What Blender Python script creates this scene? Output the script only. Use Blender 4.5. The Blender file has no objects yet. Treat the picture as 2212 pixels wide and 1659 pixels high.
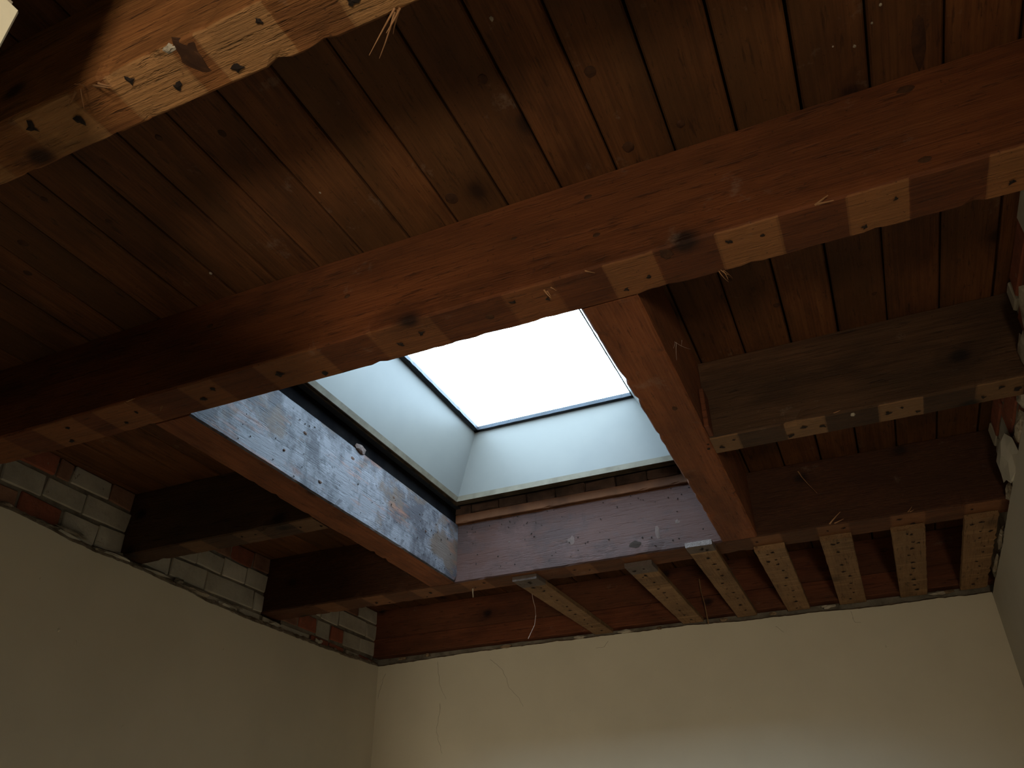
import bpy, bmesh, math, random
from mathutils import Vector, Matrix, noise
rnd = random.Random(7)
# ---------------------------------------------------------------- camera, sky, lamp, exposure
U = 0.9            # one unit = joist-underside height above the lens, in metres
H0 = 1.6           # lens height above the floor
def W(x, y, z): return Vector((x*U, y*U, z*U + H0))
S = bpy.context.scene
YF_ = -1.5
COL = S.collection
cd = bpy.data.cameras.new('camera'); cam = bpy.data.objects.new('camera', cd); COL.objects.link(cam)
RX = Vector((0.914335229, 0.404858286, -0.008992072)); UPV = Vector((0.221859702, -0.482226685, 0.847487874)); FW = Vector((-0.338776271, 0.776882998, 0.530738585))
m = Matrix((RX, UPV, -FW)).transposed().to_4x4(); m.translation = W(0, 0, 0)
cam.matrix_world = m
cd.sensor_width = 36; cd.lens = 1728.644/2212*36; cd.clip_start = 0.02; cd.clip_end = 200
S.camera = cam
S.view_settings.view_transform = 'Standard'; S.view_settings.look = 'None'
S.view_settings.exposure = 0; S.view_settings.gamma = 1; S.view_settings.use_curve_mapping = False
w = bpy.data.worlds.new('overcast_sky'); S.world = w; w.use_nodes = True
bg = w.node_tree.nodes['Background']; bg.inputs[0].default_value = (0.57, 0.80, 1, 1); bg.inputs[1].default_value = 20.0
S.cycles.use_denoising = True
S.cycles.max_bounces = 8; S.cycles.diffuse_bounces = 5; S.cycles.sample_clamp_indirect = 4
def lamp(name, loc, energy, color, size, rot=None, shape='SQUARE', sy=None):
    l = bpy.data.lights.new(name, 'AREA'); l.energy = energy; l.color = color; l.size = size; l.shape = shape
    if sy: l.shape = 'RECTANGLE'; l.size_y = sy
    o = bpy.data.objects.new(name, l); o.location = loc
    if rot: o.rotation_euler = rot
    COL.objects.link(o); return o
pt = lamp('skylight_portal', W(-0.97, 2.02, 1.625), 1, (1, 1, 1), 0.80*U, None, sy=1.30*U)
pt.data.cycles.is_portal = True
# the warm light of the hall behind the viewer, coming in low from the right rear
hl = lamp('hall_light', W(0.38, YF_+0.08, -0.30), 30, (1.0, 0.85, 0.62), 0.26, (math.radians(98), 0, math.radians(50)), sy=0.35)
hl.data.spread = math.radians(120)
# ---------------------------------------------------------------- measured layout (units)
D = 1.2385
J = {1: (0.443, 0.536), 2: (1.1468, 1.2624), 3: (1.934, 2.032), 4: (2.709, 2.838)}
LTL, LTR, RTL, RTR = -1.545, -1.426, -0.394, -0.274
XL, YB, XR = -2.345, 3.62, 0.48
YF = -1.5; ZF = -H0/U

# ---------------------------------------------------------------- node helpers
def newmat(name):
    mt = bpy.data.materials.new(name); mt.use_nodes = True
    nt = mt.node_tree; return mt, nt, nt.nodes['Principled BSDF']
class N:
    def __init__(s, nt): s.nt = nt
    def add(s, t, **k):
        n = s.nt.nodes.new(t)
        for a, b in k.items(): setattr(n, a, b)
        return n
    def put(s, sock, v):
        if hasattr(v, 'is_output') or isinstance(v, bpy.types.NodeSocket): s.nt.links.new(v, sock)
        else: sock.default_value = v
    def math(s, op, a, b=0.0, c=None):
        n = s.add('ShaderNodeMath', operation=op); s.put(n.inputs[0], a); s.put(n.inputs[1], b)
        if c is not None: s.put(n.inputs[2], c)
        return n.outputs[0]
    def noise(s, vec, scale, detail=3, rough=0.5, dist=0.0, out=0):
        n = s.add('ShaderNodeTexNoise'); s.put(n.inputs['Vector'], vec)
        n.inputs['Scale'].default_value = scale; n.inputs['Detail'].default_value = detail
        n.inputs['Roughness'].default_value = rough; n.inputs['Distortion'].default_value = dist
        return n.outputs[out]
    def vscale(s, vec, v):
        n = s.add('ShaderNodeVectorMath', operation='MULTIPLY'); s.put(n.inputs[0], vec); n.inputs[1].default_value = v
        return n.outputs[0]
    def vadd(s, a, b):
        n = s.add('ShaderNodeVectorMath', operation='ADD'); s.put(n.inputs[0], a); s.put(n.inputs[1], b); return n.outputs[0]
    def rng(s, v, a, b, c=0.0, d=1.0):
        n = s.add('ShaderNodeMapRange'); s.put(n.inputs[0], v)
        for i, q in enumerate((a, b, c, d)): n.inputs[i+1].default_value = q
        return n.outputs[0]
    def mix(s, f, a, b, mode='MIX'):
        n = s.add('ShaderNodeMix', data_type='RGBA', blend_type=mode); s.put(n.inputs[0], f)
        for k, v in ((6, a), (7, b)):
            if isinstance(v, tuple) and len(v) == 3: v = (*v, 1)
            s.put(n.inputs[k], v)
        return n.outputs[2]
    def attr(s, name):
        n = s.add('ShaderNodeAttribute'); n.attribute_name = name; return n.outputs['Fac']
    def bump(s, h, strength, dist=0.004):
        n = s.add('ShaderNodeBump'); n.inputs['Strength'].default_value = strength; n.inputs['Distance'].default_value = dist
        s.put(n.inputs['Height'], h); return n.outputs[0]

def coords(n, axis):
    tc = n.add('ShaderNodeTexCoord'); oi = n.add('ShaderNodeObjectInfo')
    r = n.math('MULTIPLY', oi.outputs['Random'], 37.0)
    cx = n.add('ShaderNodeCombineXYZ')
    for i in range(3): n.put(cx.inputs[i], r)
    v = n.vadd(tc.outputs['Object'], cx.outputs[0])
    if axis == 'y':   # bring the grain direction onto x
        sp = n.add('ShaderNodeSeparateXYZ'); n.put(sp.inputs[0], v); c2 = n.add('ShaderNodeCombineXYZ')
        n.put(c2.inputs[0], sp.outputs[1]); n.put(c2.inputs[1], sp.outputs[0]); n.put(c2.inputs[2], sp.outputs[2]); v = c2.outputs[0]
    return v, oi.outputs['Random']

def wood(name, dark, mid, light, axis='x', mark=(0.50, 0.27, 0.11), knots=0.9, ring=16, rough=0.75, bump=0.5, var=0.35, paint=None, kthr=0.72, tone=None, cross=0, tmix=0.7):
    mt, nt, bs = newmat(name); n = N(nt); v, rv = coords(n, axis)
    # knots: sparse stretched cells
    s0 = n.add('ShaderNodeSeparateXYZ'); n.put(s0.inputs[0], v); c0 = n.add('ShaderNodeCombineXYZ')
    n.put(c0.inputs[0], n.math('MULTIPLY', s0.outputs[0], 3.6)); n.put(c0.inputs[1], n.math('MULTIPLY', n.math('ADD', s0.outputs[1], s0.outputs[2]), 5.0))
    vo = n.add('ShaderNodeTexVoronoi', feature='F1', voronoi_dimensions='2D'); n.put(vo.inputs['Vector'], n.vadd(c0.outputs[0], n.vscale(n.noise(v, 14, out=1), (.07, .07, 0)))); vo.inputs['Scale'].default_value = 1.0
    vo.inputs['Randomness'].default_value = 1.0
    kd = vo.outputs['Distance']
    sp = n.add('ShaderNodeSeparateXYZ'); n.put(sp.inputs[0], vo.outputs['Color'])
    kon = n.rng(sp.outputs[0], kthr, kthr+.04)
    knot = n.math('MULTIPLY', n.rng(kd, 0.04, 0.10, 1, 0), kon)
    halo = n.math('MULTIPLY', n.rng(kd, 0.0, 0.22, 1, 0), kon)
    # growth rings bending round the knots
    big = n.noise(n.vscale(v, (0.8, 4, 4)), 1.3, 3, 0.55)
    sep = n.add('ShaderNodeSeparateXYZ'); n.put(sep.inputs[0], v)
    t = n.math('ADD', n.math('MULTIPLY', n.math('ADD', sep.outputs[1], n.math('MULTIPLY', sep.outputs[2], 0.8)), ring), n.math('MULTIPLY', big, 9.0))
    t = n.math('ADD', t, n.math('MULTIPLY', halo, 2.0))
    rings = n.rng(n.math('SINE', n.math('MULTIPLY', t, 6.283)), -1, 1)
    fib = n.noise(n.vscale(v, (3.0, 120, 120)), 1.6, 4, 0.65)
    fib2 = n.noise(n.vscale(v, (9, 60, 60)), 5, 3, 0.6)
    g = n.math('ADD', n.math('MULTIPLY', rings, 0.10), n.math('MULTIPLY', fib, 0.95))
    c = n.mix(n.rng(g, 0.18, 0.55), dark, mid)
    c = n.mix(n.rng(g, 0.5, 0.95), c, light)
    blot = n.noise(n.vscale(v, (2.5, 6, 6)), 1.7, 5, 0.6)
    c = n.mix(n.rng(blot, 0.42, 0.68, 0, 0.6), c, tuple(q*0.38 for q in dark))
    tn = tone or (dark[0]*1.0, dark[1]*1.32, dark[2]*1.35)
    c = n.mix(n.rng(n.noise(n.vscale(v, (1.2, 3, 3)), 1.1, 3, 0.5), 0.42, 0.64, 0, tmix), c, tn)
    if cross:
        cr = n.noise(n.vscale(v, (70, 3, 3)), 1.0, 3, 0.7)
        c = n.mix(n.rng(cr, 0.56, 0.70, 0, 0.55), c, tuple(min(1, q*1.35) for q in light)); c = n.mix(n.rng(cr, 0.30, 0.44, 0.5, 0), c, dark)
    fl = n.noise(n.vscale(v, (16, 110, 110)), 1.0, 3, 0.65)
    c = n.mix(n.rng(fl, 0.60, 0.70, 0, 0.6), c, tuple(q*0.3 for q in dark))
    mk0 = n.attr('mark'); edge = n.noise(v, 60, 3, 0.6)
    mk = n.math('MULTIPLY', n.rng(n.math('ADD', mk0, n.math('MULTIPLY', n.math('SUBTRACT', edge, 0.5), 0.55)), 0.36, 0.64), n.attr('mint'))
    mkf = n.math('MULTIPLY', mk, n.rng(n.math('ADD', edge, n.math('MULTIPLY', blot, 0.4)), 0.35, 0.6, 0.92, 0.6))
    mcol = n.mix(n.rng(fib, 0.3, 0.7), tuple(q*0.78 for q in mark), mark)
    c = n.mix(mkf, c, mcol)
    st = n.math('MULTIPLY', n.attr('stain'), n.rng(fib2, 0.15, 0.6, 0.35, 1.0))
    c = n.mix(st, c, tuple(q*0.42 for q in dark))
    c = n.mix(n.math('MULTIPLY', halo, 0.55), c, tuple(q*0.30 for q in dark))
    c = n.mix(n.math('MULTIPLY', knot, knots), c, tuple(q*0.18 for q in dark))
    specks = n.rng(n.noise(v, 130, 2, 0.7), 0.66, 0.74)
    c = n.mix(n.math('MULTIPLY', specks, 0.6), c, tuple(q*0.25 for q in dark))
    dust = n.math('MULTIPLY', n.rng(n.noise(v, 11, 5, 0.75), 0.63, 0.78), 0.28)
    c = n.mix(dust, c, (0.30, 0.24, 0.19))
    if paint:
        pf = n.noise(n.vscale(v, (2.2, 4, 4)), 2.2, 6, 0.62); pf2 = n.noise(n.vscale(v, (4, 90, 90)), 1.2, 3, 0.6)
        pcol = n.mix(n.rng(n.noise(n.vscale(v, (1, 1, 1)), 7, 6, 0.7), 0.43, 0.57), paint[0], paint[1])
        pcol = n.mix(n.rng(n.noise(v, 16, 5, 0.7), 0.58, 0.68, 0, 0.55), pcol, tuple(q*1.5 for q in paint[0]))
        pcol = n.mix(n.rng(n.noise(n.vscale(v, (30, 30, 5)), 1.0, 3, 0.6), 0.62, 0.72, 0, 0.6), pcol, tuple(q*0.5 for q in paint[1]))
        pcol = n.mix(n.math('MULTIPLY', n.rng(n.noise(v, 55, 3, 0.7), 0.62, 0.72), 0.8), pcol, tuple(q*0.14 for q in paint[0]))
        pcol = n.mix(n.rng(n.noise(n.vscale(v, (2, 3, 3)), 2.6, 5, 0.65), 0.48, 0.56, 0, 0.85), pcol, paint[3] if len(paint) > 3 else paint[1])
        a = n.rng(n.math('ADD', pf, n.math('MULTIPLY', pf2, 0.45)), paint[2], paint[2]+0.12, 0.58, 0.97)
        c = n.mix(n.math('MULTIPLY', a, n.attr('paint')), c, pcol)
    hs = n.add('ShaderNodeHueSaturation'); n.put(hs.inputs['Color'], c)
    n.put(hs.inputs['Value'], n.rng(rv, 0, 1, 1-var, 1+var))
    n.put(bs.inputs['Base Color'], hs.outputs[0])
    bs.inputs['Roughness'].default_value = rough; bs.inputs['Specular IOR Level'].default_value = 0.25
    h = n.math('ADD', n.math('MULTIPLY', fib, 1.0), n.math('MULTIPLY', fib2, 0.6)); h = n.math('SUBTRACT', h, n.math('MULTIPLY', knot, 0.8)); h = n.math('SUBTRACT', h, n.math('MULTIPLY', n.rng(fl, 0.56, 0.7), 0.8))
    n.put(bs.inputs['Normal'], n.bump(h, bump, 0.003))
    return mt

def plain(name, col, col2=None, scale=8, rough=0.8, bump=0.15, bscale=60, dist=0.002, lo=0.4, hi=0.65, specks=None, var=0.0):
    mt, nt, bs = newmat(name); n = N(nt); v, rv = coords(n, 'x')
    c = n.mix(n.rng(n.noise(v, scale, 5, 0.6), lo, hi), col, col2 or tuple(q*0.85 for q in col))
    if specks: c = n.mix(n.rng(n.noise(v, specks[0], 3, 0.7), specks[1], specks[1]+0.06), c, specks[2])
    if var:
        hs = n.add('ShaderNodeHueSaturation'); n.put(hs.inputs['Color'], c); n.put(hs.inputs['Value'], n.rng(rv, 0, 1, 1-var, 1+var)); c = hs.outputs[0]
    n.put(bs.inputs['Base Color'], c); bs.inputs['Roughness'].default_value = rough; bs.inputs['Specular IOR Level'].default_value = 0.2
    n.put(bs.inputs['Normal'], n.bump(n.noise(v, bscale, 4, 0.6), bump, dist))
    return mt

M = {}
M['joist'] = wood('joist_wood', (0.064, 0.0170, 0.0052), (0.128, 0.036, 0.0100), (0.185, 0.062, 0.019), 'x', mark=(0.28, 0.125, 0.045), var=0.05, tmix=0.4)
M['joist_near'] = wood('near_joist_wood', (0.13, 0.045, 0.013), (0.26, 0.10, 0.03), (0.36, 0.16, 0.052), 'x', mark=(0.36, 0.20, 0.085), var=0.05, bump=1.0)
M['joist_grey'] = wood('dusty_joist_wood', (0.036, 0.0165, 0.008), (0.068, 0.031, 0.014), (0.105, 0.054, 0.026), 'x', mark=(0.25, 0.135, 0.062), var=0.1, tmix=0.5)
M['header'] = wood('header_wood', (0.066, 0.022, 0.0085), (0.13, 0.043, 0.016), (0.20, 0.078, 0.030), 'x', mark=(0.26, 0.115, 0.048), var=0.05, tmix=0.55,
                   paint=((0.046, 0.0225, 0.0185), (0.030, 0.0155, 0.0130), 0.42, (0.042, 0.0175, 0.0125)))
M['trimmer'] = wood('trimmer_wood', (0.115, 0.034, 0.0120), (0.22, 0.068, 0.0235), (0.29, 0.112, 0.042), 'y', var=0.06, bump=0.4, tmix=0.3,
                    paint=((0.092, 0.090, 0.098), (0.026, 0.026, 0.031), 0.55, (0.058, 0.038, 0.026)))
M['plank'] = wood('deck_plank_wood', (0.058, 0.019, 0.0058), (0.115, 0.040, 0.0118), (0.17, 0.070, 0.023), 'y', var=0.14, ring=20, bump=0.35, knots=0.7, kthr=0.78)
M['lath'] = wood('lath_wood', (0.13, 0.066, 0.028), (0.22, 0.120, 0.055), (0.29, 0.175, 0.088), 'y', var=0.10, knots=0.3, cross=1, tone=(0.19, 0.105, 0.05),
                 paint=((0.12, 0.095, 0.085), (0.09, 0.07, 0.062), 0.30))
M['splinter'] = plain('splinter_wood', (0.34, 0.18, 0.09), (0.24, 0.12, 0.055), 40, 0.8)
M['dark_hole'] = plain('nail_hole_dark', (0.018, 0.012, 0.010), rough=0.9)
M['rim'] = wood('rim_board_wood', (0.075, 0.022, 0.009), (0.125, 0.036, 0.014), (0.17, 0.055, 0.022), 'x', var=0.05, ring=8)
M['wall'] = plain('cream_wall_paint', (0.60, 0.55, 0.44), (0.54, 0.495, 0.395), 1.5, 0.7, 0.12, 90, 0.0015)
M['wall_grey'] = plain('pale_wall_paint', (0.54, 0.51, 0.44), None, 1.5, 0.7, 0.12, 90, 0.0015)
M['rough'] = plain('broken_plaster', (0.36, 0.31, 0.24), (0.20, 0.155, 0.115), 22, 0.95, 0.9, 60, 0.006, specks=(50, 0.6, (0.45, 0.40, 0.33)))
M['rough_brown'] = plain('dirty_plaster_edge', (0.24, 0.165, 0.105), (0.10, 0.065, 0.04), 26, 0.95, 0.9, 60, 0.006, specks=(50, 0.64, (0.34, 0.28, 0.21)))
M['mortar'] = plain('grey_mortar', (0.22, 0.19, 0.15), (0.11, 0.09, 0.068), 14, 0.95, 0.8, 70, 0.005)
M['brick_paint'] = plain('painted_brick', (0.43, 0.395, 0.33), (0.33, 0.30, 0.25), 9, 0.9, 0.6, 60, 0.003, specks=(24, 0.68, (0.16, 0.12, 0.09)), var=0.12)
M['brick_red'] = plain('red_brick', (0.27, 0.085, 0.048), (0.19, 0.07, 0.042), 16, 0.92, 0.7, 60, 0.004, specks=(40, 0.66, (0.30, 0.25, 0.2)), var=0.15)
M['brick_brown'] = plain('brown_brick', (0.24, 0.13, 0.085), (0.16, 0.075, 0.05), 12, 0.92, 0.7, 60, 0.004, var=0.15)
M['flake'] = plain('plaster_flake', (0.36, 0.32, 0.26), (0.22, 0.185, 0.145), 30, 0.9, 0.6)
M['panel'] = plain('skylight_well_paint', (0.098, 0.094, 0.084), (0.087, 0.084, 0.077), 3, 0.45, 0.05, 30, 0.002, specks=(60, 0.80, (0.3, 0.3, 0.28)))
M['panel_edge'] = plain('aged_panel_edge', (0.045, 0.034, 0.021), (0.012, 0.009, 0.006), 20, 0.8)
M['panel_rim'] = plain('panel_rim_stain', (0.085, 0.070, 0.048), (0.060, 0.047, 0.030), 20, 0.7)
M['gasket'] = plain('dark_gasket', (0.016, 0.021, 0.03), (0.010, 0.013, 0.018), 18, 0.5, 0.3)
M['membrane'] = plain('black_membrane', (0.0035, 0.0032, 0.0035), (0.006, 0.0055, 0.0055), 18, 0.95, 0.4)
M['membrane'].node_tree.nodes['Principled BSDF'].inputs['Specular IOR Level'].default_value = 0.0
M['roofing'] = plain('roof_board_end', (0.055, 0.032, 0.023), (0.025, 0.015, 0.011), 18, 0.9, 0.7, 50, 0.004, var=0.15)
M['batten'] = plain('raw_batten', (0.09, 0.036, 0.015), (0.05, 0.02, 0.009), 10, 0.85, 0.4)
M['knot'] = plain('knot_wood', (0.034, 0.014, 0.007), (0.060, 0.024, 0.010), 60, 0.8, 0.6)
M['scrape'] = plain('scraped_paint', (0.075, 0.047, 0.038), (0.055, 0.037, 0.03), 40, 0.8)
M['void'] = plain('roof_underlay', (0.02, 0.012, 0.008), rough=0.95)
M['floor'] = plain('floor_boards', (0.80, 0.50, 0.25), (0.72, 0.42, 0.20), 6, 0.5)
M['board'] = plain('cream_board', (0.74, 0.70, 0.57), (0.70, 0.66, 0.54), 4, 0.7, 0.1)
M['hair'] = plain('pale_string', (0.42, 0.32, 0.28), rough=0.7)
mt, nt, bs = newmat('clear_pane'); nn = N(nt)
tr = nn.add('ShaderNodeBsdfTransparent'); gl = nn.add('ShaderNodeBsdfGlossy'); gl.inputs['Roughness'].default_value = 0.05
mx = nn.add('ShaderNodeMixShader'); mx.inputs[0].default_value = 0.04
nt.links.new(tr.outputs[0], mx.inputs[1]); nt.links.new(gl.outputs[0], mx.inputs[2])
nt.links.new(mx.outputs[0], nt.nodes['Material Output'].inputs[0]); M['pane'] = mt

# ---------------------------------------------------------------- object helpers
def link(name, verts, faces, mats, origin=None, parent=None, attrs=None, fmat=None, smooth=False):
    """verts are in layout units (world); mesh is stored about origin"""
    o0 = W(*origin) if origin is not None else (parent_world(parent) if parent else sum((W(*v) for v in verts), Vector())/len(verts))
    me = bpy.data.meshes.new(name)
    me.from_pydata([W(*v)-o0 for v in verts], [], faces)
    for mname in (mats if isinstance(mats, (list, tuple)) else [mats]): me.materials.append(M[mname])
    if fmat:
        for i, p in enumerate(me.polygons): p.material_index = fmat[i]
    if attrs:
        for an, vals in attrs.items():
            a = me.attributes.new(an, 'FLOAT', 'POINT' if len(vals) == len(verts) and an == 'mark' else 'FACE'); a.data.foreach_set('value', vals)
    if smooth:
        for p in me.polygons: p.use_smooth = True
    me.update()
    o = bpy.data.objects.new(name, me); COL.objects.link(o)
    if parent:
        o.parent = parent; o.location = o0 - parent_world(parent)
    else: o.location = o0
    return o
def parent_world(p):
    v = Vector(p.location); q = p.parent
    while q: v += Vector(q.location); q = q.parent
    return v
def tag(o, label=None, cat=None, group=None, kind=None):
    if label: o['label'] = label
    if cat: o['category'] = cat
    if group: o['group'] = group
    if kind: o['kind'] = kind
    return o
def fix(faces_verts): pass
def nz(x, y, z, f): return noise.noise(Vector((x*f, y*f, z*f)))

def beam(name, mats, axis, a0, a1, b0, b1, z0, z1, seed, cuts=(), attrf=None, step=0.02, amp=0.0022, ch=0.005, parent=None, nick=0.006, origin=None):
    """squared timber along x or y, arrises chamfered and chipped. b = other horizontal axis."""
    n = max(2, int((a1-a0)/step)); xs = [a0+(a1-a0)*i/n for i in range(n+1)]
    for c in cuts:
        for q in (c-0.004, c+0.004):
            if a0 < q < a1: xs.append(q)
    xs = sorted(set(round(q, 5) for q in xs))
    prof = []   # (b, z, arris?)
    def seg(p, q, k):
        for i in range(k): t = i/k; prof.append((p[0]+(q[0]-p[0])*t, p[1]+(q[1]-p[1])*t, 1 if i == 0 else 0))
    nb, ns = 5, 8
    seg((b0+ch, z0), (b1-ch, z0), nb); prof.append((b1-ch, z0, 1))
    seg((b1, z0+ch), (b1, z1-ch*.3), ns); prof.append((b1, z1, 0)); prof.append((b0, z1, 0))
    prof.append((b0, z1-ch*.3, 0)); k = len(prof)
    for i in range(1, ns): prof.append((b0, z1-ch*.3+(z0+ch-(z1-ch*.3))*i/ns, 0))
    prof.append((b0, z0+ch, 1))
    K = len(prof); verts = []; mb, mz = (b0+b1)/2, (z0+z1)/2
    for a in xs:
        for (b, z, ar) in prof:
            db = nz(a*.5+seed, b, z*2+5, 4)*amp + nz(a*2+seed, b*4, z*4, 9)*amp*.5
            dz = nz(a*.5+seed*2, b*2, z+9, 4)*amp + nz(a*2+seed, b*4+7, z*4, 11)*amp*.4
            if z >= z1-1e-6: dz = 0
            if ar:
                c = max(0, nz(a*1.0+seed*3, b, z, 26)-0.20)*nick*1.3; db += c*(1 if b < mb else -1); dz += c
            bb, zz = b+db, z+dz
            verts.append((a, bb, zz) if axis == 'x' else (bb, a, zz))
    faces = []; at = {'mark': [], 'mint': [], 'stain': [], 'paint': []}; fm = []
    for a in xs:
        for (b, z, ar) in prof: at['mark'].append(attrf(a, b, z, 'bottom' if z < z0+1e-6 else 'side')[0] if attrf else 0)
    for i in range(len(xs)-1):
        for j in range(K):
            f = (i*K+j, i*K+(j+1) % K, (i+1)*K+(j+1) % K, (i+1)*K+j)
            if axis == 'x': f = f[::-1]
            faces.append(f)
            p, q = prof[j], prof[(j+1) % K]; am = (xs[i]+xs[i+1])/2
            side = 'bottom' if abs(p[1]-z0) < ch*.5 and abs(q[1]-z0) < ch*.5 else ('hi' if (p[0]+q[0])/2 > mb+ (b1-b0)*.35 else ('lo' if (p[0]+q[0])/2 < mb-(b1-b0)*.35 else 'bottom'))
            r = attrf(am, (p[0]+q[0])/2, (p[1]+q[1])/2, side) if attrf else (0, 0, 0)
            at['mint'].append(r[3] if len(r) > 3 else 1); at['stain'].append(r[1]); at['paint'].append(r[2])
    for base, rev in ((0, axis == 'x'), ((len(xs)-1)*K, axis != 'x')):
        f = [base+j for j in range(K)]; faces.append(tuple(f if rev else f[::-1]))
        for k_ in ('mint', 'stain', 'paint'): at[k_].append(0)
    am = (a0+a1)/2
    org = origin or ((am, mb, z0) if axis == 'x' else (mb, am, z0))
    return link(name, verts, faces, mats, origin=org, parent=parent, attrs=at)

def box(name, mat, x0, x1, y0, y1, z0, z1, parent=None, ch=0.0, jit=0.0, origin=None, seed=0):
    bm = bmesh.new(); bmesh.ops.create_cube(bm, size=1)
    for v in bm.verts: v.co = Vector(((x0+x1)/2+v.co.x*(x1-x0), (y0+y1)/2+v.co.y*(y1-y0), (z0+z1)/2+v.co.z*(z1-z0)))
    if ch: bmesh.ops.bevel(bm, geom=bm.edges[:], offset=ch, segments=1, affect='EDGES')
    r = random.Random(seed)
    if jit:
        for v in bm.verts: v.co += Vector((r.uniform(-jit, jit)*.4, r.uniform(-jit, jit), r.uniform(-jit, jit)))
    vs = [tuple(v.co) for v in bm.verts]; bm.verts.index_update(); fs = [tuple(v.index for v in f.verts) for f in bm.faces]; bm.free()
    return link(name, vs, fs, mat, parent=parent, origin=origin)

def sliver(name, pts, r0, r1, mat, parent=None, flat=0.5, origin=None):
    vs = []; fs = []; K = 5
    for i, p in enumerate(pts):
        t = i/(len(pts)-1); r = r0+(r1-r0)*t
        d = Vector(pts[min(i+1, len(pts)-1)])-Vector(pts[max(i-1, 0)]); d.normalize()
        s = d.cross(Vector((0, 0, 1))); s = s.normalized() if s.length > .05 else Vector((1, 0, 0)); u = d.cross(s)
        for k in range(K):
            a = 2*math.pi*k/K; vs.append(tuple(Vector(p)+s*math.cos(a)*r+u*math.sin(a)*r*flat))
    for i in range(len(pts)-1):
        for k in range(K): fs.append((i*K+k, i*K+(k+1) % K, (i+1)*K+(k+1) % K, (i+1)*K+k))
    fs.append(tuple(range(K))[::-1]); fs.append(tuple((len(pts)-1)*K+k for k in range(K)))
    return link(name, vs, fs, mat, parent=parent, origin=origin)

def holes(parent, pts, size=0.0055, up=-1, axis='z', off=0.0012, seed=0):
    """small torn nail holes, star-shaped dark pits joined into one part"""
    r = random.Random(seed); vs = []; fs = []
    for (x, y, z) in pts:
        k = 10; base = len(vs); s = size*r.uniform(.6, 1.2); a0 = r.uniform(0, 6)
        ctr = {'z': (x, y, z+up*off*2), 'y': (x, y+up*off*2, z), 'x': (x+up*off*2, y, z)}[axis]
        vs.append(ctr)
        for i in range(k):
            a = a0+2*math.pi*i/k; rr = s*r.choice((.45, .55, .7, .8, 1.0, 1.4))
            c, d = math.cos(a)*rr, math.sin(a)*rr
            vs.append({'z': (x+c, y+d, z+up*off), 'y': (x+c, y+up*off, z+d), 'x': (x+up*off, y+c, z+d)}[axis])
        for i in range(k): fs.append((base, base+1+i, base+1+(i+1) % k))
    o = link('nail_holes', vs, fs, 'dark_hole', parent=parent); o['kind'] = 'stuff'; return o

# lath positions measured along x (three-dimensional grid of the former lathing)
LATH = [(-2.10, -2.0), (-1.87, -1.77), (-1.64, -1.54), (-1.42, -1.31), (-1.20, -1.10), (-0.98, -0.88), (-0.765, -0.665), (-0.515, -0.422), (-0.30, -0.20), (-0.082, 0.02), (0.145, 0.25), (0.365, 0.47)]
CUT = [q for p in LATH for q in p]
def marks(intens, shift=0, extra=None, grid=None):
    def f(a, b, z, side):
        mk = 0; mi = 1
        for i, (p, q) in enumerate(grid or LATH):
            if p+shift-.03 < a < q+shift+.03: mi = intens[i] if isinstance(intens, (list, tuple)) else intens
            if p+shift < a < q+shift and side == 'bottom': mk = 1
        st = 0.3 if side == 'bottom' and mk == 0 else 0
        if extra: return extra(a, b, z, side, mk, st)+(mi,)
        return mk, st, 0, mi
    return f
# ================================================================ setting: floor, far walls
def plaster(name, axis, plane, out, a0, a1, edge, t, mats, seed, band=0.022, step=0.012, rag=0.006):
    """painted plaster sheet: flat face up to a ragged broken edge, then a rough lip going back to the masonry"""
    n = int((a1-a0)/step); As = [a0+(a1-a0)*i/n for i in range(n+1)]
    def ez(a):
        if a <= edge[0][0]: return edge[0][1]
        for (p, q), (r, s) in zip(edge, edge[1:]):
            if p <= a <= r: return q+(s-q)*(a-p)/(r-p)
        return edge[-1][1]
    vs = []; fs = []; fm = []
    for a in As:
        z = ez(a)+nz(a*1.3+seed, 0, 0, 7)*rag*.7+nz(a+seed, 3, 0, 40)*rag*.5
        r1 = nz(a+seed, 5, 0, 30); r2 = nz(a+seed, 9, 0, 22)
        rows = [(0, ZF), (0, z-0.05), (0, z), (out*t*.15, z+band*.25+r1*.003), (out*t*(.45+r1*.25), z+band*(.55+r2*.25)), (out*t*(.75+r2*.2), z+band*(.8+r1*.35)), (out*t*1.15, z+band*(1+r2*.4)), (out*t*1.15, ZF)]
        for (d, zz) in rows:
            vs.append((plane+d, a, zz) if axis == 'y' else (a, plane+d, zz))
    K = 8
    for i in range(n):
        for k in range(K-1):
            f = (i*K+k, (i+1)*K+k, (i+1)*K+k+1, i*K+k+1)
            fs.append(f if (out < 0) == (axis == 'y') else f[::-1]); fm.append(0 if k < 2 or k == 6 else 1)
    o = link(name, vs, fs, mats, origin=(plane, (a0+a1)/2, ZF) if axis == 'y' else ((a0+a1)/2, plane, ZF), fmat=fm)
    o['kind'] = 'structure'; return o

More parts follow.
